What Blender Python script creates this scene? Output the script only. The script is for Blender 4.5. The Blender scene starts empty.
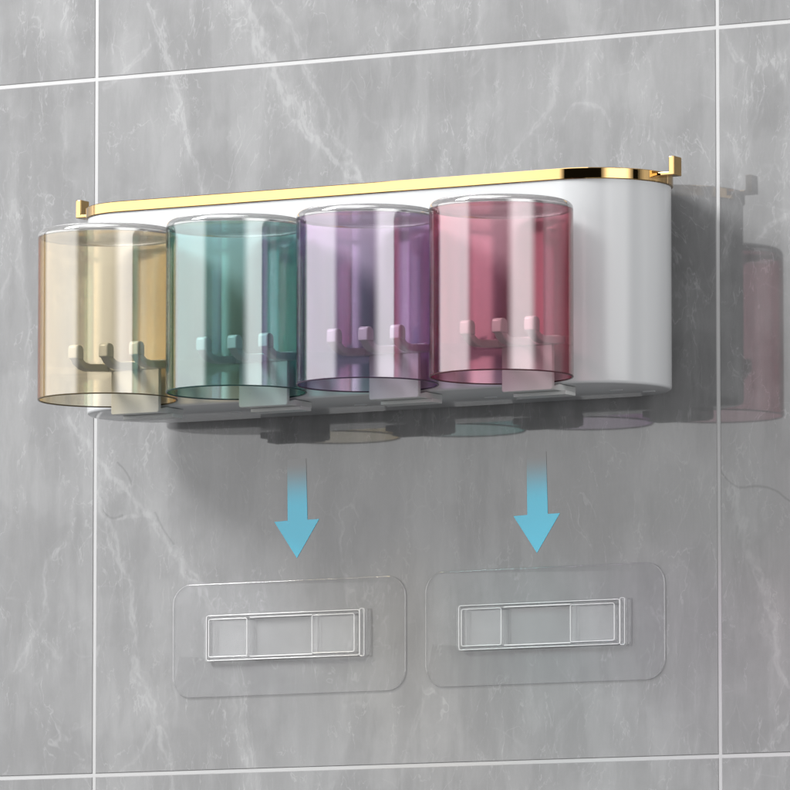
import bpy, bmesh, math
from mathutils import Vector, Matrix
U = 0.0005                      # one drawing unit = half a millimetre
S = bpy.context.scene
COL = S.collection
R = math.radians

# ------------------------------------------------------------------ helpers
def tag(o, label=None, cat=None, group=None, kind=None):
    if label: o['label'] = label
    if cat: o['category'] = cat
    if group: o['group'] = group
    if kind: o['kind'] = kind
    return o

def empty(name, loc=(0, 0, 0)):
    o = bpy.data.objects.new(name, None); COL.objects.link(o)
    o.empty_display_size = 0.01
    o.location = Vector(loc) * U
    return o

def link(name, bm, mats, parent=None, loc=(0, 0, 0), smooth=True, bevel=0, seg=3, sharp=35):
    """turn a bmesh drawn in units round its own origin into one object"""
    bmesh.ops.recalc_face_normals(bm, faces=bm.faces)
    for v in bm.verts: v.co *= U
    me = bpy.data.meshes.new(name); bm.to_mesh(me); bm.free()
    for m in (mats if isinstance(mats, (list, tuple)) else [mats]): me.materials.append(m)
    if smooth:
        for p in me.polygons: p.use_smooth = True
        me.set_sharp_from_angle(angle=R(sharp))
    o = bpy.data.objects.new(name, me); COL.objects.link(o)
    o.location = Vector(loc) * U
    if parent: o.parent = parent
    if bevel:
        b = o.modifiers.new('edge', 'BEVEL'); b.width = bevel * U; b.segments = seg
        b.limit_method = 'ANGLE'; b.angle_limit = R(35); b.harden_normals = False
    return o

def box(bm, x0, x1, y0, y1, z0, z1, mi=0):
    vs = [bm.verts.new((x, y, z)) for x in (x0, x1) for y in (y0, y1) for z in (z0, z1)]
    for f in ((0, 1, 3, 2), (4, 6, 7, 5), (0, 4, 5, 1), (2, 3, 7, 6), (0, 2, 6, 4), (1, 5, 7, 3)):
        bm.faces.new([vs[i] for i in f]).material_index = mi

def prism(bm, pts, lo, hi, axis):
    """polygon pts extruded from lo to hi along axis"""
    def P(a, b, t): return {'x': (t, a, b), 'y': (a, t, b), 'z': (a, b, t)}[axis]
    A = [bm.verts.new(P(a, b, lo)) for a, b in pts]
    B = [bm.verts.new(P(a, b, hi)) for a, b in pts]
    bm.faces.new(A); bm.faces.new(B[::-1])
    n = len(pts)
    for i in range(n): bm.faces.new((A[i], A[(i + 1) % n], B[(i + 1) % n], B[i]))

def rrect(x0, x1, z0, z1, r, n=10):
    out = []
    for cx, cz, a0 in ((x1 - r, z1 - r, 0), (x0 + r, z1 - r, 90), (x0 + r, z0 + r, 180), (x1 - r, z0 + r, 270)):
        for i in range(n + 1):
            a = R(a0 + 90 * i / n); out.append((cx + r * math.cos(a), cz + r * math.sin(a)))
    return out

def stadium(xl, xr, yc, r, n=48):
    out = []
    for i in range(n + 1):
        a = -math.pi / 2 + math.pi * i / n; out.append((xr + r * math.cos(a), yc + r * math.sin(a)))
    for i in range(n + 1):
        a = math.pi / 2 + math.pi * i / n; out.append((xl + r * math.cos(a), yc + r * math.sin(a)))
    return out

def loops(bm, rings, close_first=True, close_last=True, mis=None):
    """skin a list of equal-length 3-D rings"""
    V = [[bm.verts.new(p) for p in ring] for ring in rings]
    n = len(V[0])
    for k in range(len(V) - 1):
        for i in range(n):
            f = bm.faces.new((V[k][i], V[k][(i + 1) % n], V[k + 1][(i + 1) % n], V[k + 1][i]))
            if mis: f.material_index = mis[k]
    if close_first: bm.faces.new(V[0][::-1])
    if close_last: bm.faces.new(V[-1])
    return V

def ring_solid(bm, outer, inner, lo, hi, axis='z'):
    def P(a, b, t): return {'y': (a, t, b), 'z': (a, b, t)}[axis]
    L = [[bm.verts.new(P(a, b, t)) for a, b in pts] for pts, t in ((outer, lo), (outer, hi), (inner, hi), (inner, lo))]
    n = len(outer)
    for k in range(4):
        A, B = L[k], L[(k + 1) % 4]
        for i in range(n): bm.faces.new((A[i], A[(i + 1) % n], B[(i + 1) % n], B[i]))

def lathe(bm, prof, n=128, closed=True, mis=None):
    V = []
    for r, z in prof:
        if r < 1e-6: V.append([bm.verts.new((0, 0, z))])
        else: V.append([bm.verts.new((r * math.cos(2 * math.pi * i / n), r * math.sin(2 * math.pi * i / n), z)) for i in range(n)])
    m = len(V)
    for k in range(m if closed else m - 1):
        A, B = V[k], V[(k + 1) % m]
        for i in range(n):
            j = (i + 1) % n
            if len(A) == 1 and len(B) == 1: break
            if len(A) == 1: f = bm.faces.new((A[0], B[j], B[i]))
            elif len(B) == 1: f = bm.faces.new((A[i], A[j], B[0]))
            else: f = bm.faces.new((A[i], A[j], B[j], B[i]))
            if mis: f.material_index = mis[k]

# ------------------------------------------------------------------ materials
def new_mat(name):
    m = bpy.data.materials.new(name); m.use_nodes = True
    nt = m.node_tree; nt.nodes.clear()
    out = nt.nodes.new('ShaderNodeOutputMaterial')
    return m, nt, out

def principled(name, col, rough=.4, metal=0, ior=1.5, coat=0, bump=0, bscale=400, spec=.5):
    m, nt, out = new_mat(name)
    p = nt.nodes.new('ShaderNodeBsdfPrincipled'); nt.links.new(p.outputs[0], out.inputs[0])
    p.inputs['Base Color'].default_value = (*col, 1); p.inputs['Roughness'].default_value = rough
    p.inputs['Metallic'].default_value = metal; p.inputs['IOR'].default_value = ior
    p.inputs['Coat Weight'].default_value = coat
    p.inputs['Coat Roughness'].default_value = .05
    tc = nt.nodes.new('ShaderNodeTexCoord')
    nz = nt.nodes.new('ShaderNodeTexNoise'); nz.inputs['Scale'].default_value = bscale; nz.inputs['Detail'].default_value = 3
    nt.links.new(tc.outputs['Object'], nz.inputs['Vector'])
    mr = nt.nodes.new('ShaderNodeMapRange')
    mr.inputs['To Min'].default_value = max(0.0, rough * .8); mr.inputs['To Max'].default_value = rough * 1.2
    nt.links.new(nz.outputs['Fac'], mr.inputs[0]); nt.links.new(mr.outputs[0], p.inputs['Roughness'])
    if bump:
        b = nt.nodes.new('ShaderNodeBump'); b.inputs['Strength'].default_value = bump; b.inputs['Distance'].default_value = .0002
        nt.links.new(nz.outputs['Fac'], b.inputs['Height']); nt.links.new(b.outputs[0], p.inputs['Normal'])
    return m

def clear_shell(name, f0=.07, rough=.03, milk=0.0, milkcol=(.85, .87, .9), absorb=None, thick=3.5, power=5.0, f0_in=None, r_split=68.5):
    """clear plastic wall: transparent + Fresnel gloss, tint by absorption inside the real wall thickness"""
    m, nt, out = new_mat(name)
    N = nt.nodes.new; Lk = nt.links.new
    lw = N('ShaderNodeLayerWeight'); lw.inputs['Blend'].default_value = .5
    pw = N('ShaderNodeMath'); pw.operation = 'POWER'; pw.inputs[1].default_value = power
    Lk(lw.outputs['Facing'], pw.inputs[0])
    mr = N('ShaderNodeMapRange'); mr.inputs['To Min'].default_value = f0; mr.inputs['To Max'].default_value = 1
    Lk(pw.outputs[0], mr.inputs[0])
    if f0_in is not None:      # inner face of the wall is duller than the polished outer one
        tc = N('ShaderNodeTexCoord'); sx = N('ShaderNodeVectorMath'); sx.operation = 'MULTIPLY'; sx.inputs[1].default_value = (1 / U, 1 / U, 0)
        Lk(tc.outputs['Object'], sx.inputs[0])
        ln = N('ShaderNodeVectorMath'); ln.operation = 'LENGTH'; Lk(sx.outputs[0], ln.inputs[0])
        gt = N('ShaderNodeMath'); gt.operation = 'GREATER_THAN'; gt.inputs[1].default_value = r_split; Lk(ln.outputs['Value'], gt.inputs[0])
        fm = N('ShaderNodeMapRange'); fm.inputs['To Min'].default_value = f0_in; fm.inputs['To Max'].default_value = f0
        Lk(gt.outputs[0], fm.inputs[0]); Lk(fm.outputs[0], mr.inputs['To Min'])
    tr = N('ShaderNodeBsdfTransparent'); gl = N('ShaderNodeBsdfGlossy')
    gl.inputs['Roughness'].default_value = rough
    mix = N('ShaderNodeMixShader'); Lk(mr.outputs[0], mix.inputs[0])
    if milk:
        df = N('ShaderNodeBsdfDiffuse'); df.inputs[0].default_value = (*milkcol, 1)
        m2 = N('ShaderNodeMixShader'); m2.inputs[0].default_value = milk
        Lk(tr.outputs[0], m2.inputs[1]); Lk(df.outputs[0], m2.inputs[2]); Lk(m2.outputs[0], mix.inputs[1])
    else: Lk(tr.outputs[0], mix.inputs[1])
    Lk(gl.outputs[0], mix.inputs[2]); Lk(mix.outputs[0], out.inputs[0])
    if absorb:
        sig = [-math.log(t) / (thick * U) for t in absorb]; d = max(sig)
        va = N('ShaderNodeVolumeAbsorption'); va.inputs['Color'].default_value = (*[1 - s / d for s in sig], 1)
        va.inputs['Density'].default_value = d
        Lk(va.outputs[0], out.inputs['Volume'])
    return m

def glass(name, col, rough=.0, ior=1.49):
    m, nt, out = new_mat(name)
    g = nt.nodes.new('ShaderNodeBsdfGlass'); g.inputs['Color'].default_value = (*col, 1)
    g.inputs['Roughness'].default_value = rough; g.inputs['IOR'].default_value = ior
    gl = nt.nodes.new('ShaderNodeBsdfGlossy'); gl.inputs['Roughness'].default_value = .04
    mx = nt.nodes.new('ShaderNodeMixShader'); mx.inputs[0].default_value = .3
    nt.links.new(g.outputs[0], mx.inputs[1]); nt.links.new(gl.outputs[0], mx.inputs[2])
    df = nt.nodes.new('ShaderNodeBsdfDiffuse'); df.inputs[0].default_value = (.9, .9, .9, 1)  # white mixed in paints the bright reflections of the clear base
    m2 = nt.nodes.new('ShaderNodeMixShader'); m2.inputs[0].default_value = .15
    nt.links.new(mx.outputs[0], m2.inputs[1]); nt.links.new(df.outputs[0], m2.inputs[2])
    nt.links.new(m2.outputs[0], out.inputs[0])
    return m

VEINS = [  # half width, strength, path over the tiled wall (drawing units)
(3,0.8,[(-358, 413), (-342, 371), (-334, 334), (-322, 292), (-310, 255), (-294, 213)]),
(2,0.45,[(-342, 381), (-378, 350), (-415, 328)]),
(7,1,[(-255, 410), (-229, 357), (-206, 314), (-182, 282), (-152, 250), (-123, 222), (-94, 195)]),
(3,0.6,[(-220, 408), (-194, 375), (-172, 322), (-152, 285), (-126, 238)]),
(4,0.5,[(118, 337), (112, 287), (95, 258), (72, 234), (55, 213)]),
(3,0.35,[(171, 363), (152, 314), (129, 276)]),
(2,0.5,[(124, 254), (140, 268), (176, 248)]),
(2,0.35,[(-65, 360), (-36, 383)]),
(5,0.9,[(-460, -12), (-424, -50), (-391, -88), (-358, -122), (-331, -156), (-299, -190), (-284, -216)]),
(2.5,0.7,[(-416, -96), (-408, -115), (-375, -114), (-358, -124)]),
(5,0.8,[(-419, -88), (-397, -158), (-382, -209), (-377, -260), (-355, -312), (-341, -350), (-332, -402)]),
(2,0.5,[(-352, -331), (-374, -363), (-390, -376)]),
(3,0.6,[(-462, -142), (-485, -178), (-487, -216), (-506, -247), (-520, -270)]),
(2,0.4,[(-503, -218), (-466, -260)]),
(2.5,0.4,[(-314, -282), (-340, -317)]),
(5,0.4,[(-257, -287), (-251, -348), (-225, -399)]),
(5,0.7,[(307, -105), (326, -169), (342, -219), (351, -268), (372, -317)]),
(2.5,0.5,[(372, -327), (350, -370), (326, -415)]),
(3,0.5,[(-527, 218), (-517, 144), (-507, 71), (-516, 9)]),
(2,0.4,[(-542, 114), (-529, 145)]),
(3,0.4,[(302, 234), (316, 184), (305, 125), (290, 87)]),
(2.5,0.5,[(373, 146), (351, 137), (337, 123)]),
(2,0.5,[(299, 331), (321, 300)]),
(3,0.35,[(15, 213), (-2, 144)]),
(2.5,0.35,[(-31, -305), (-54, -354), (-65, -403)]),
(2.5,0.3,[(161, -311), (116, -349), (100, -397)]),
(3,0.35,[(-470, 422), (-457, 358), (-467, 297), (-451, 233)]),
]
CRACKS = [(1.2,1,[(-398, -60), (-385, -75), (-381, -84)]), (1.1,1,[(293, -85), (312, -116), (344, -119), (374, -136)]),
          (1.0,1,[(-416, -96), (-408, -116), (-392, -115)]), (1.0,.7,[(-352, -114), (-343, -130), (-330, -147)])]

def marble():
    m, nt, out = new_mat('grey_marble_tile')
    N = nt.nodes.new; Lk = nt.links.new
    def math_(op, a, b=None, c=None, clamp=False):
        n = N('ShaderNodeMath'); n.operation = op; n.use_clamp = clamp
        for i, v in enumerate((a, b, c)):
            if v is None: continue
            if isinstance(v, (int, float)): n.inputs[i].default_value = v
            else: Lk(v, n.inputs[i])
        return n.outputs[0]
    def vm(op, a, b=None, scale=None):
        n = N('ShaderNodeVectorMath'); n.operation = op
        for i, v in enumerate((a, b)):
            if v is None: continue
            if isinstance(v, tuple): n.inputs[i].default_value = v
            else: Lk(v, n.inputs[i])
        if scale is not None:
            if isinstance(scale, (int, float)): n.inputs['Scale'].default_value = scale
            else: Lk(scale, n.inputs['Scale'])
        return n
    def noise(vec, scale, detail=4, rough=.5, dist=0.0):
        n = N('ShaderNodeTexNoise'); n.inputs['Scale'].default_value = scale; n.inputs['Detail'].default_value = detail
        n.inputs['Roughness'].default_value = rough; n.inputs['Distortion'].default_value = dist
        Lk(vec, n.inputs['Vector']); return n
    def ramp(v, a, b, to0=0.0, to1=1.0, smooth=True):
        n = N('ShaderNodeMapRange'); n.interpolation_type = 'SMOOTHSTEP' if smooth else 'LINEAR'
        for k, x in (('From Min', a), ('From Max', b), ('To Min', to0), ('To Max', to1)): n.inputs[k].default_value = x
        Lk(v, n.inputs['Value']); return n.outputs[0]
    geo = N('ShaderNodeNewGeometry')
    P = vm('SCALE', geo.outputs['Position'], scale=1 / U).outputs[0]
    flat = vm('MULTIPLY', P, (1, 0, 1)).outputs[0]
    # warp: slow drift plus fine crackle
    w1 = noise(flat, .012, 3); w2 = noise(flat, .06, 3, .55)
    d1 = vm('SCALE', vm('SUBTRACT', w1.outputs['Color'], (.5, .5, .5)).outputs[0], scale=16).outputs[0]
    d2 = vm('SCALE', vm('SUBTRACT', w2.outputs['Color'], (.5, .5, .5)).outputs[0], scale=7.5).outputs[0]
    W = vm('MULTIPLY', vm('ADD', vm('ADD', flat, d1).outputs[0], d2).outputs[0], (1, 0, 1)).outputs[0]
    W0 = vm('MULTIPLY', vm('ADD', flat, vm('SCALE', d2, scale=.55).outputs[0]).outputs[0], (1, 0, 1)).outputs[0]
    def separate(vec):
        n = N('ShaderNodeSeparateXYZ'); Lk(vec, n.inputs[0]); return n.outputs[0], n.outputs[2]
    def vein_dist(xz, pts, last):
        """distance to one vein: the vein's course is a float curve across or down the wall"""
        dx = abs(pts[-1][0] - pts[0][0]); dz = abs(pts[-1][1] - pts[0][1])
        q = [(b, a) for a, b in pts] if dz >= dx else list(pts)          # (running, sideways)
        q.sort()
        run, side = (xz[1], xz[0]) if dz >= dx else (xz[0], xz[1])
        r0, r1 = q[0][0], q[-1][0]; s0 = min(c[1] for c in q); s1 = max(c[1] for c in q)
        t = N('ShaderNodeMapRange'); t.clamp = True
        t.inputs['From Min'].default_value = r0; t.inputs['From Max'].default_value = r1
        if last is not None: run = math_('MULTIPLY_ADD', last, 1e-7, run)
        Lk(run, t.inputs[0])
        fc = N('ShaderNodeFloatCurve'); cv = fc.mapping.curves[0]
        P_ = [((c[0] - r0) / (r1 - r0), (c[1] - s0) / max(s1 - s0, 1e-3)) for c in q]
        cv.points[0].location = P_[0]; cv.points[1].location = P_[-1]
        for c in P_[1:-1]: cv.points.new(*c)
        fc.mapping.update(); Lk(t.outputs[0], fc.inputs['Value'])
        mid = math_('MULTIPLY_ADD', fc.outputs[0], s1 - s0, s0)
        k = math.cos(math.atan2(abs(q[-1][1] - q[0][1]), r1 - r0))
        sd = math_('MULTIPLY', math_('SUBTRACT', side, mid), k)
        over = math_('ABSOLUTE', math_('SUBTRACT', run, math_('MULTIPLY_ADD', t.outputs[0], r1 - r0, r0)))
        return sd, over
    def paths(vec, lst, last=None, strands=None):
        xz = separate(vec); core = halo = None
        for w, s, pts in lst:
            sd, over = vein_dist(xz, pts, last)
            h = ramp(math_('ADD', math_('ABSOLUTE', sd), over), 0, w * 4.5, s, 0)
            if strands:      # two thin strands that wander round the vein's axis and braid
                a = math_('ABSOLUTE', math_('MULTIPLY_ADD', strands[0], min(w * 3.4, 9 + w), sd))
                b = math_('ABSOLUTE', math_('MULTIPLY_ADD', strands[1], min(w * 3.4, 9 + w), sd))
                d = math_('ADD', math_('MINIMUM', a, b), over)
            else: d = math_('ADD', math_('ABSOLUTE', sd), over)
            c = ramp(d, 0, 1.4 + w * .5, s, 0)
            core = c if core is None else math_('MAXIMUM', core, c)
            halo = h if halo is None else math_('MAXIMUM', halo, h)
            last = math_('ADD', core, halo)
        return core, halo
    na = noise(vm('MULTIPLY', flat, (1, 0, .6)).outputs[0], .030, 2, .5); nb = noise(vm('ADD', flat, (411, 0, 95)).outputs[0], .024, 2, .5)
    n1 = math_('MULTIPLY', math_('SUBTRACT', na.outputs['Fac'], .5), 3.0); n2 = math_('MULTIPLY', math_('SUBTRACT', nb.outputs['Fac'], .5), 3.0)
    core, halo = paths(W, VEINS, None, (n1, n2))
    stz = vm('MULTIPLY', W, (1.0, 0, .42)).outputs[0]
    fib = noise(stz, .12, 5, .65)
    # crackle: warped cell edges, kept only near veins and in drifting patches
    vo = N('ShaderNodeTexVoronoi'); vo.feature = 'DISTANCE_TO_EDGE'; vo.voronoi_dimensions = '3D'
    vo.inputs['Scale'].default_value = .045
    Lk(vm('MULTIPLY', W, (1.0, 0, .5)).outputs[0], vo.inputs['Vector'])
    crk = ramp(vo.outputs['Distance'], 0, .035, 1, 0)
    fibv = ramp(fib.outputs['Fac'], .38, .60, .35, 1.1)
    veins = math_('MULTIPLY', core, math_('MULTIPLY', fibv, .70))
    veins = math_('ADD', veins, math_('MULTIPLY', halo, math_('MULTIPLY', fibv, .42)))
    veins = math_('ADD', veins, math_('MULTIPLY', halo, math_('MULTIPLY', crk, .22)))
    # fine random hairline veins, mostly steep
    rot = N('ShaderNodeMapping'); rot.inputs['Rotation'].default_value = (0, R(22), 0); rot.inputs['Scale'].default_value = (1, 1, .38)
    Lk(W, rot.inputs['Vector'])
    h1 = noise(rot.outputs[0], .011, 5, .62, .6)
    hair = ramp(math_('ABSOLUTE', math_('SUBTRACT', h1.outputs['Fac'], .5)), 0, .008, 1, 0)
    rot2 = N('ShaderNodeMapping'); rot2.inputs['Rotation'].default_value = (0, R(-32), 0); rot2.inputs['Scale'].default_value = (1, 1, .45)
    rot2.inputs['Location'].default_value = (77, 0, 31); Lk(W, rot2.inputs['Vector'])
    h2 = noise(rot2.outputs[0], .024, 5, .6, .4)
    hair2 = ramp(math_('ABSOLUTE', math_('SUBTRACT', h2.outputs['Fac'], .5)), 0, .010, 1, 0)
    msk = noise(flat, .013, 3); mskv = ramp(msk.outputs['Fac'], .40, .60)
    msk2 = noise(vm('ADD', flat, (300, 0, 80)).outputs[0], .018, 3); mskv2 = ramp(msk2.outputs['Fac'], .42, .60)
    hairs = math_('ADD', math_('MULTIPLY', hair, math_('MULTIPLY', mskv, .8)), math_('MULTIPLY', hair2, math_('MULTIPLY', mskv2, .75)))
    hairs = math_('ADD', hairs, math_('MULTIPLY', crk, math_('MULTIPLY', ramp(msk.outputs['Fac'], .45, .62), .26)))
    hairs = math_('MULTIPLY', hairs, ramp(fib.outputs['Fac'], .38, .56, .15, 1.0))
    # cloudy ground: vertical streaks, blotches and fine grain
    st = vm('MULTIPLY', W0, (1.0, 0, .22)).outputs[0]
    s1 = noise(st, .022, 5, .6); s2 = noise(st, .085, 4, .6); g1 = noise(flat, .009, 4, .55); g2 = noise(flat, .45, 3, .6)
    base = math_('MULTIPLY', math_('SUBTRACT', s1.outputs['Fac'], .5), .42)
    base = math_('ADD', base, math_('MULTIPLY', math_('SUBTRACT', s2.outputs['Fac'], .5), .26))
    base = math_('ADD', base, math_('MULTIPLY', math_('SUBTRACT', g1.outputs['Fac'], .5), .34))
    base = math_('ADD', base, math_('MULTIPLY', math_('SUBTRACT', g2.outputs['Fac'], .5), .10))
    patch = ramp(s1.outputs['Fac'], .47, .58, -.05, .055)
    patch2 = ramp(g1.outputs['Fac'], .46, .56, -.045, .05)
    base = math_('ADD', math_('ADD', base, math_('ADD', patch, patch2)), 1.0)
    light = math_('ADD', veins, hairs, clamp=True)
    crack = math_('MULTIPLY', paths(W0, CRACKS, core)[0], .3)
    val = math_('ADD', math_('MULTIPLY', base, .230), math_('MULTIPLY', light, .10))
    val = math_('MULTIPLY', val, math_('SUBTRACT', 1, crack))
    comb = N('ShaderNodeCombineColor')
    Lk(math_('MULTIPLY', val, 1.0), comb.inputs[0]); Lk(math_('MULTIPLY', val, 1.003), comb.inputs[1]); Lk(math_('MULTIPLY', val, 1.012), comb.inputs[2])
    p = N('ShaderNodeBsdfPrincipled'); Lk(comb.outputs[0], p.inputs['Base Color'])
    p.inputs['Roughness'].default_value = .035; p.inputs['IOR'].default_value = TILE_IOR
    Lk(p.outputs[0], out.inputs[0])
    return m

TILE_IOR = 1.6
M_tile = marble()
M_tileedge = principled('matt_tile_edge', (.30, .30, .30), .8, spec=.2)
M_grout = principled('white_grout', (.58, .58, .58), .6, bscale=900, bump=.3)
M_white = principled('glossy_white_plastic', (.68, .69, .70), .12, ior=1.5)
M_grip = principled('satin_white_plastic', (.57, .58, .57), .3)
M_gold = principled('polished_gold_metal', (.62, .41, .18), .05, metal=1)
M_goldside = M_gold
M_dark = principled('gap_shade_black', (.02, .02, .02), .7)  # black that paints the shade in the gap behind the body
TINTS = {'amber': (.99, .925, .79), 'teal': (.66, .86, .85), 'violet': (.88, .78, .91), 'rose': (.935, .69, .745)}
M_cup = {k: clear_shell(k + '_tinted_clear_plastic', f0=.175, rough=.095, power=4.6, f0_in=.055, absorb=v, thick=1.7) for k, v in TINTS.items()}
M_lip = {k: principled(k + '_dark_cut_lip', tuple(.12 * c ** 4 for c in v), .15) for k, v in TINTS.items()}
M_base = {k: glass(k + '_clear_thick_base', tuple(.93 + .07 * c for c in v)) for k, v in TINTS.items()}
M_pad = clear_shell('clear_adhesive_film', f0=.018, rough=.05, milk=.14, milkcol=(.72, .73, .75))
M_rimedge = clear_shell('glint_film_edge', f0=.12, rough=.12, milk=.30, milkcol=(.8, .8, .82))  # clear film; the white in it paints light caught along the edge
M_padedge = clear_shell('glint_moulded_edge', f0=.20, rough=.10, milk=.55, milkcol=(.9, .9, .9))  # clear plastic; its white stands in for glints on the moulded edges
M_bond = clear_shell('bonded_back_of_film', f0=0.0, rough=.3, power=60)
M_clip = clear_shell('clear_moulded_clip', f0=.015, rough=.05, milk=.03, power=14)

# ------------------------------------------------------------------ the tiled wall
GX, GZ, TW, TH = -424.86, 336.0, 718.66, 715.15
GAP = 1.5
bm = bmesh.new(); box(bm, GX - 2 * TW - 40, GX + 3 * TW + 40, .6, 30, GZ - 2 * TH - 40, GZ + TH + 40)
wall = link('tiled_wall', bm, M_grout, smooth=False); tag(wall, 'grey marble tiled bathroom wall with thin white grout lines', 'wall', kind='structure')
def tile_mesh():
    bm = bmesh.new(); w, h = TW - 2 * GAP, TH - 2 * GAP
    def rr(ins, y): return [(a, y, b) for a, b in ((ins, ins), (w - ins, ins), (w - ins, h - ins), (ins, h - ins))]
    loops(bm, [rr(0, 12), rr(0, 1.3), rr(.35, .45), rr(.9, 0)], True, True, [1, 1, 1])
    return bm
tile0 = None
for c in range(-2, 3):
    for r_ in range(-1, 2):
        loc = (GX + c * TW + GAP, 0, GZ + r_ * TH - (0 if r_ else 0) + GAP)
        loc = (loc[0], 0, GZ - TH + r_ * TH + GAP)
        if tile0 is None: tile0 = t = link('tile', tile_mesh(), [M_tile, M_tileedge], wall, loc, smooth=False)
        else:
            t = tile0.copy(); COL.objects.link(t); t.parent = wall; t.location = Vector(loc) * U
        t['group'] = 'marble tiles of the wall'

# ------------------------------------------------------------------ toothbrush holder
XL, XR, YC, RB = -300.0, 199.5, -76.0, 73.5
ZB, ZT = -24.0, 174.5
holder = empty('toothbrush_holder', (-50, 0, ZB))
tag(holder, 'long white wall mounted toothbrush holder with rounded ends and a gold rim', 'toothbrush holder')
def hl(x=0, y=0, z=0): return (x + 50, y, z - ZB)        # wall coordinates to the holder's own
bm = bmesh.new()
def sr(ins, z): return [(x, y, z) for x, y in stadium(XL, XR, YC, RB - ins)]
loops(bm, [sr(3.0, ZB), sr(1.6, ZB + .35), sr(.5, ZB + 1.3), sr(0, ZB + 3), sr(0, ZT), sr(5, ZT), sr(5, ZB + 6)])
body = link('body', bm, M_white, holder, hl(), sharp=50)
for x0 in (-215, -70, 78, 218):
    for dx, yy in ((0, -70), (22, -44)):
        bm = bmesh.new()
        prism(bm, rrect(x0 + dx - 7, x0 + dx + 7, yy - 1, yy + 1, .9, 4), ZB - .6, ZB + .5, 'z')
        link('drain_rib', bm, M_white, body, (0, 0, 0), sharp=50)
bm = bmesh.new(); box(bm, XL + 20, XR - 20, -2.6, -.2, -12, 150)  # unseen dark sheet added to deepen the shaded gap at the wall
link('gap_shade_sheet', bm, M_dark, holder, hl(), smooth=False)
# gold rim: a polished band that stands slightly proud of the body
bm = bmesh.new()
prof = [(-1.2, ZT + .2), (-1.9, ZT + .8), (-1.9, ZT + 10.3), (-1.3, ZT + 11), (4.6, ZT + 11), (5.4, ZT + 10.3), (5.4, ZT + .2)]
rings = [[(x, y, z) for x, y in stadium(XL, XR, YC, RB - i)] for i, z in prof]
loops(bm, rings + [rings[0]], False, False)
bmesh.ops.remove_doubles(bm, verts=bm.verts, dist=1e-4)
rim = link('rim', bm, M_gold, holder, hl(), sharp=40)
def hook(side):
    """flat gold hook: tongue out of the rim's end, then an upright block"""
    tip = (XR + RB) if side > 0 else (XL - RB)
    bm = bmesh.new()
    a, b, c = tip - side * 2, tip + side * 13.5, tip + side * 19.5
    z0 = ZT + 6.0
    prism(bm, [(a, z0), (c, z0), (c, z0 + 18.5), (b, z0 + 18.5), (b, z0 + 3.4), (a, z0 + 3.4)], -89, -73, 'y')
    h = link('hook', bm, M_gold, rim, (0, 0, 0), bevel=.7, seg=3)
    h['label'] = 'small upright gold hook at the %s end of the rim' % ('right' if side > 0 else 'left')
hook(1); hook(-1)

# brackets: foot under the body, plate standing inside the cup, cross bar and three curved prongs
P, X0 = 148.5035, -271.08
ARM = [(-163, 20.5), (-163, 13), (-185, 11), (-200, 10), (-210, 11.2), (-219, 14.8), (-226, 21), (-214.5, 21), (-209, 18.3), (-201, 17.3), (-180, 19.3)]
KNOB = [(-214.6, 20), (-214.6, 30), (-216.5, 33.2), (-220, 34.3), (-224.5, 34.3), (-227, 32.5), (-227.5, 29), (-227.2, 20)]
def bracket(cx):
    b = empty('bracket', (0, 0, 0)); b.parent = holder; b.location = Vector(hl(cx, 0, 0)) * U
    bm = bmesh.new(); prism(bm, rrect(-29.5, 26.5, -31.3, 18, 2.5, 4), -168, -163.2, 'y')
    link('plate', bm, M_grip, b, bevel=.9)
    bm = bmesh.new(); prism(bm, rrect(-41, 35, 12.5, 21.5, 3.5, 5), -169, -163, 'y')
    link('cross_bar', bm, M_grip, b, bevel=1.0)
    for k, dx in enumerate((-37.5, -2, 33.5)):
        bm = bmesh.new(); prism(bm, ARM, dx - 4.9, dx + 4.9, 'x')
        pr = link('prong', bm, M_grip, b, bevel=1.4, seg=3)
        bm = bmesh.new(); prism(bm, KNOB, dx - 5.6, dx + 5.6, 'x')
        link('knob', bm, M_grip, pr, bevel=1.6, seg=4)
    bm = bmesh.new(); prism(bm, [(-165.5, -30.6), (-165.5, -27.3), (-152, -24.4), (-120, -24.4), (-120, -30.6)], -29.0, 26.0, 'x')
    box(bm, -26.5, 31.5, -150, -130, -34.5, -30.7)
    link('foot', bm, M_grip, b, bevel=.6)
    return b
for i in range(4): bracket(X0 + i * P)

# ------------------------------------------------------------------ cups, upside down over the brackets
RC, ZC0, ZC1 = 69.35, -23.0, 146.8
CY = -221.15
def cup(i, tint, label):
    c = empty('cup', (X0 + i * P, CY, ZC0)); tag(c, label, 'cup', 'tinted cups hung upside down on the holder')
    H = ZC1 - ZC0; T = 1.7
    bm = bmesh.new()
    lathe(bm, [(RC, 1.3), (RC, H - 8.3), (RC - T, H - 8.3), (RC - T, 1.3)], 160, True)
    wl = link('wall', bm, M_cup[tint], c, sharp=50)
    bm = bmesh.new()
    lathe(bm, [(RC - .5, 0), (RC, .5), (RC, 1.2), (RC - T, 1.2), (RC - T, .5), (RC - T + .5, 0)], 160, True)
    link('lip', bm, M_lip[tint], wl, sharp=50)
    bm = bmesh.new()
    pts = [(0, H - 7.3), (RC - T - 6, H - 7.3), (RC - T - 2.5, H - 7.8), (RC - T, H - 8.1), (RC, H - 8.1)]
    for k in range(0, 9):
        a = R(90 * k / 8); pts.append((RC - 7.2 + 7.2 * math.cos(a), H - 7.2 + 7.2 * math.sin(a)))
    pts += [(0, H)]
    lathe(bm, pts, 160, False)
    link('base', bm, M_base[tint], c, sharp=60)
    return c
cup(0, 'amber', 'pale amber see-through cup hung upside down, leftmost of the row')
cup(1, 'teal', 'teal green see-through cup hung between the amber and the violet cup')
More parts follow.
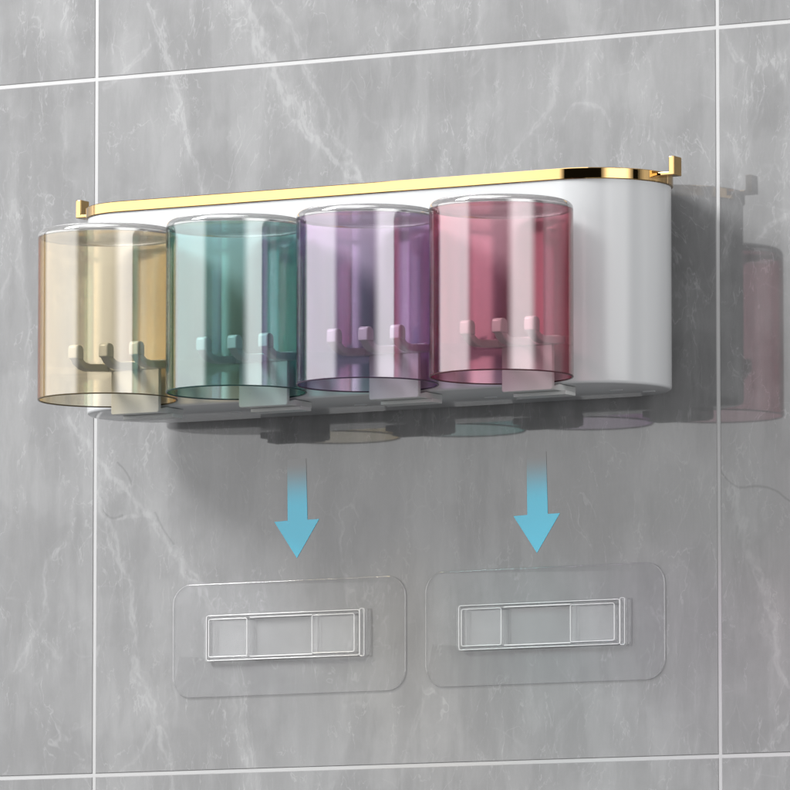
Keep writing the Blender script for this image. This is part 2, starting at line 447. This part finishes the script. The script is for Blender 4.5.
cup(2, 'violet', 'violet see-through cup hung between the teal and the rose cup')
cup(3, 'rose', 'rose pink see-through cup hung upside down, rightmost of the row')

# ------------------------------------------------------------------ clear adhesive mounting pads
def pad(x0, x1, z0, z1, fx0, fx1, fz0, fz1, label):
    t = empty('adhesive_pad', ((x0 + x1) / 2, 0, (z0 + z1) / 2)); tag(t, label, 'adhesive pad', 'clear adhesive pads on the wall')
    cx, cz = (x0 + x1) / 2, (z0 + z1) / 2
    x0 -= cx; x1 -= cx; fx0 -= cx; fx1 -= cx; z0 -= cz; z1 -= cz; fz0 -= cz; fz1 -= cz
    bm = bmesh.new()
    def rr(ins, y): return [(a, y, b) for a, b in rrect(x0 + ins, x1 - ins, z0 + ins, z1 - ins, 21 - ins, 14)]
    loops(bm, [rr(0, -.15), rr(0, -1.3), rr(.25, -1.9), rr(.9, -2.1)], True, True, [1, 1, 1])
    for f in bm.faces:
        if all(v.co.y > -.2 for v in f.verts): f.material_index = 2
    link('film', bm, [M_pad, M_rimedge, M_bond], t, sharp=60)
    zc = 0.5 * (fz0 + fz1)
    def ring(name, a, b, c, d, r, w, y0, y1, mat=M_padedge, parent=t):
        bm = bmesh.new(); ring_solid(bm, rrect(a, b, c, d, r, 6), rrect(a + w, b - w, c + w, d - w, max(r - w, .4), 6), y0, y1, 'y')
        return link(name, bm, mat, parent, bevel=.25, seg=2)
    bm = bmesh.new(); prism(bm, rrect(fx0, fx1, fz0, fz1, 4, 5), -3.4, -2.2, 'y')
    fr = link('clip_tray', bm, M_clip, t)
    ring('tray_rim', fx0 + 4, fx1 - 10, fz0, fz1, 3, 1.1, -6.0, -3.5, parent=fr)
    for nm, a, b in (('clip_block', fx0 + 9, fx0 + 55), ('clip_block', fx1 - 64, fx1 - 14)):
        bm = bmesh.new(); prism(bm, rrect(a, b, fz0 + 3.5, fz1 - 4, 2.5, 5), -9.0, -3.5, 'y')
        k = link(nm, bm, M_clip, t, bevel=.4)
        ring('block_edge', a, b, fz0 + 3.5, fz1 - 4, 2.5, 1.0, -9.8, -9.05, parent=k)
    for xx, z_a, z_b in ((fx1 - 9.5, fz0 - 1, fz1 + 1),):
        bm = bmesh.new(); prism(bm, rrect(xx, xx + 6, z_a, z_b, 2.0, 4), -7.5, -3.5, 'y')
        k = link('end_stop', bm, M_clip, t)
        ring('stop_edge', xx, xx + 6, z_a, z_b, 2.0, .9, -8.2, -7.55, parent=k)
    bm = bmesh.new()
    for zz in (fz0 + 3.0, fz1 - 4.2): box(bm, fx0 + 56, fx1 - 65, -6.5, -3.5, zz, zz + 1.1)
    link('rail', bm, M_padedge, t)
pad(-330, -58, -304, -189, -292, -98, -268, -221.5, 'clear adhesive mounting pad on the left, crossed by a pale marble vein')
pad(-35.2, 234.3, -302.4, -187.2, 1, 197, -267, -222, 'clear adhesive mounting pad on the right, nearest the right grout line')

# ------------------------------------------------------------------ blue arrows on the tile
def arrow_mat(top, z_clear, z_full):
    m, nt, out = new_mat('cyan_print'); N = nt.nodes.new; Lk = nt.links.new
    df = N('ShaderNodeBsdfPrincipled'); df.inputs['Roughness'].default_value = .035; df.inputs['IOR'].default_value = TILE_IOR
    g = N('ShaderNodeTexCoord'); sp = N('ShaderNodeSeparateXYZ'); Lk(g.outputs['Object'], sp.inputs[0])
    def fade(a, b):
        mr = N('ShaderNodeMapRange'); mr.interpolation_type = 'SMOOTHSTEP'
        mr.inputs['From Min'].default_value = a * U; mr.inputs['From Max'].default_value = b * U
        Lk(sp.outputs['Z'], mr.inputs[0]); return mr.outputs[0]
    mc = N('ShaderNodeMix'); mc.data_type = 'RGBA'; Lk(fade(z_clear, z_full), mc.inputs['Factor'])
    mc.inputs['A'].default_value = (.226, .228, .231, 1); mc.inputs['B'].default_value = (0, .70, 1, 1)
    Lk(mc.outputs['Result'], df.inputs['Base Color'])
    Lk(df.outputs[0], out.inputs[0]); return m
M_arrow = arrow_mat(100, 97, 50)
def arrow(tipx, tipz, label):
    bm = bmesh.new()
    prism(bm, [(0, 0), (26, 38.4), (12.3, 38.2), (10.6, 100), (-11.4, 100), (-10.8, 38.2), (-26.5, 37.6)], -.35, -.1, 'y')
    o = link('arrow_decal', bm, M_arrow, None, (tipx, 0, tipz), smooth=False)
    tag(o, label, 'arrow', 'cyan arrows pointing down to the pads')
arrow(-184.6, -167, 'cyan arrow pointing down at the left clear pad, fading out at its top')
arrow(91.0, -173, 'cyan arrow pointing down at the right clear pad, fading out at its top')

# ------------------------------------------------------------------ camera (solved from the tile grid, cups and their mirror images)
yaw, pitch, D = .52313, .10134, 7697.9
fw = Vector((-math.sin(yaw) * math.cos(pitch), math.cos(yaw) * math.cos(pitch), math.sin(pitch)))
cam = bpy.data.objects.new('camera', bpy.data.cameras.new('camera')); COL.objects.link(cam)
cam.location = (Vector((-70.9, 0, -7.99)) - fw * D) * U
cam.rotation_euler = fw.to_track_quat('-Z', 'Y').to_euler()
cam.data.sensor_width = 36; cam.data.lens = 7697.9 * 36 / 790
cam.data.clip_start = .05; cam.data.clip_end = 50
S.camera = cam

# ------------------------------------------------------------------ lights: key from upper left, tall soft boxes left and right
def area(name, az, el, dist, w, h, radiance, target=(-50, -75, 40), feather=0):
    a, e = R(az), R(el)
    d = Vector((math.sin(a) * math.cos(e), -math.cos(a) * math.cos(e), math.sin(e)))
    L = bpy.data.lights.new(name, 'AREA'); L.shape = 'RECTANGLE'; L.size = w; L.size_y = h
    L.energy = radiance * math.pi * w * h
    if feather:          # a soft box is brightest in its middle and falls off towards both ends
        L.use_nodes = True; nt = L.node_tree; em = nt.nodes['Emission']
        g = nt.nodes.new('ShaderNodeNewGeometry'); sp = nt.nodes.new('ShaderNodeSeparateXYZ'); nt.links.new(g.outputs['Parametric'], sp.inputs[0])
        a1 = nt.nodes.new('ShaderNodeMath'); a1.operation = 'PINGPONG'; a1.inputs[1].default_value = .5
        nt.links.new(sp.outputs[0], a1.inputs[0])
        m1 = nt.nodes.new('ShaderNodeMapRange'); m1.interpolation_type = 'SMOOTHSTEP'
        m1.inputs['From Max'].default_value = feather; m1.inputs['To Min'].default_value = .12
        nt.links.new(a1.outputs[0], m1.inputs[0]); nt.links.new(m1.outputs[0], em.inputs['Strength'])
    o = bpy.data.objects.new(name, L); COL.objects.link(o)
    o.location = Vector(target) * U + d * dist
    o.rotation_euler = (-d).to_track_quat('-Z', 'Y').to_euler()
    return o
area('key_light', -43, 38, 2.2, .62, .62, 46)
area('softbox_left', -56.5, 7, 2.6, 4.1, .98, 2.85, feather=.15)
area('softbox_right', 62, 10, 2.4, 2.05, 1.8, 3.3, feather=.30)
area('softbox_top', -20, 65, 2.4, 2.4, 1.8, 2.4)

w = bpy.data.worlds.new('World'); S.world = w; w.use_nodes = True
nt = w.node_tree; bg = nt.nodes['Background']
tc = nt.nodes.new('ShaderNodeTexCoord'); sp = nt.nodes.new('ShaderNodeSeparateXYZ'); nt.links.new(tc.outputs['Generated'], sp.inputs[0])
cr = nt.nodes.new('ShaderNodeValToRGB')
mr = nt.nodes.new('ShaderNodeMapRange'); mr.inputs['From Min'].default_value = -1; nt.links.new(sp.outputs['Z'], mr.inputs[0]); nt.links.new(mr.outputs[0], cr.inputs[0])
e = cr.color_ramp.elements
e[0].position = 0; e[0].color = (.75, .75, .76, 1); e[1].position = 1; e[1].color = (1.2, 1.2, 1.22, 1)
a = e.new(.40); a.color = (.35, .35, .36, 1)
b = e.new(.5); b.color = (.02, .02, .02, 1)
c = e.new(.62); c.color = (.02, .02, .02, 1)
d = e.new(.8); d.color = (.35, .36, .38, 1)
nt.links.new(cr.outputs[0], bg.inputs[0]); bg.inputs[1].default_value = .4

# ------------------------------------------------------------------ render settings
S.view_settings.view_transform = 'Standard'; S.view_settings.look = 'None'
S.view_settings.exposure = 0; S.view_settings.gamma = 1
S.cycles.max_bounces = 20; S.cycles.transparent_max_bounces = 64; S.cycles.transmission_bounces = 16
S.cycles.glossy_bounces = 8; S.cycles.diffuse_bounces = 4; S.cycles.use_denoising = True
S.cycles.blur_glossy = .3; S.cycles.caustics_reflective = False
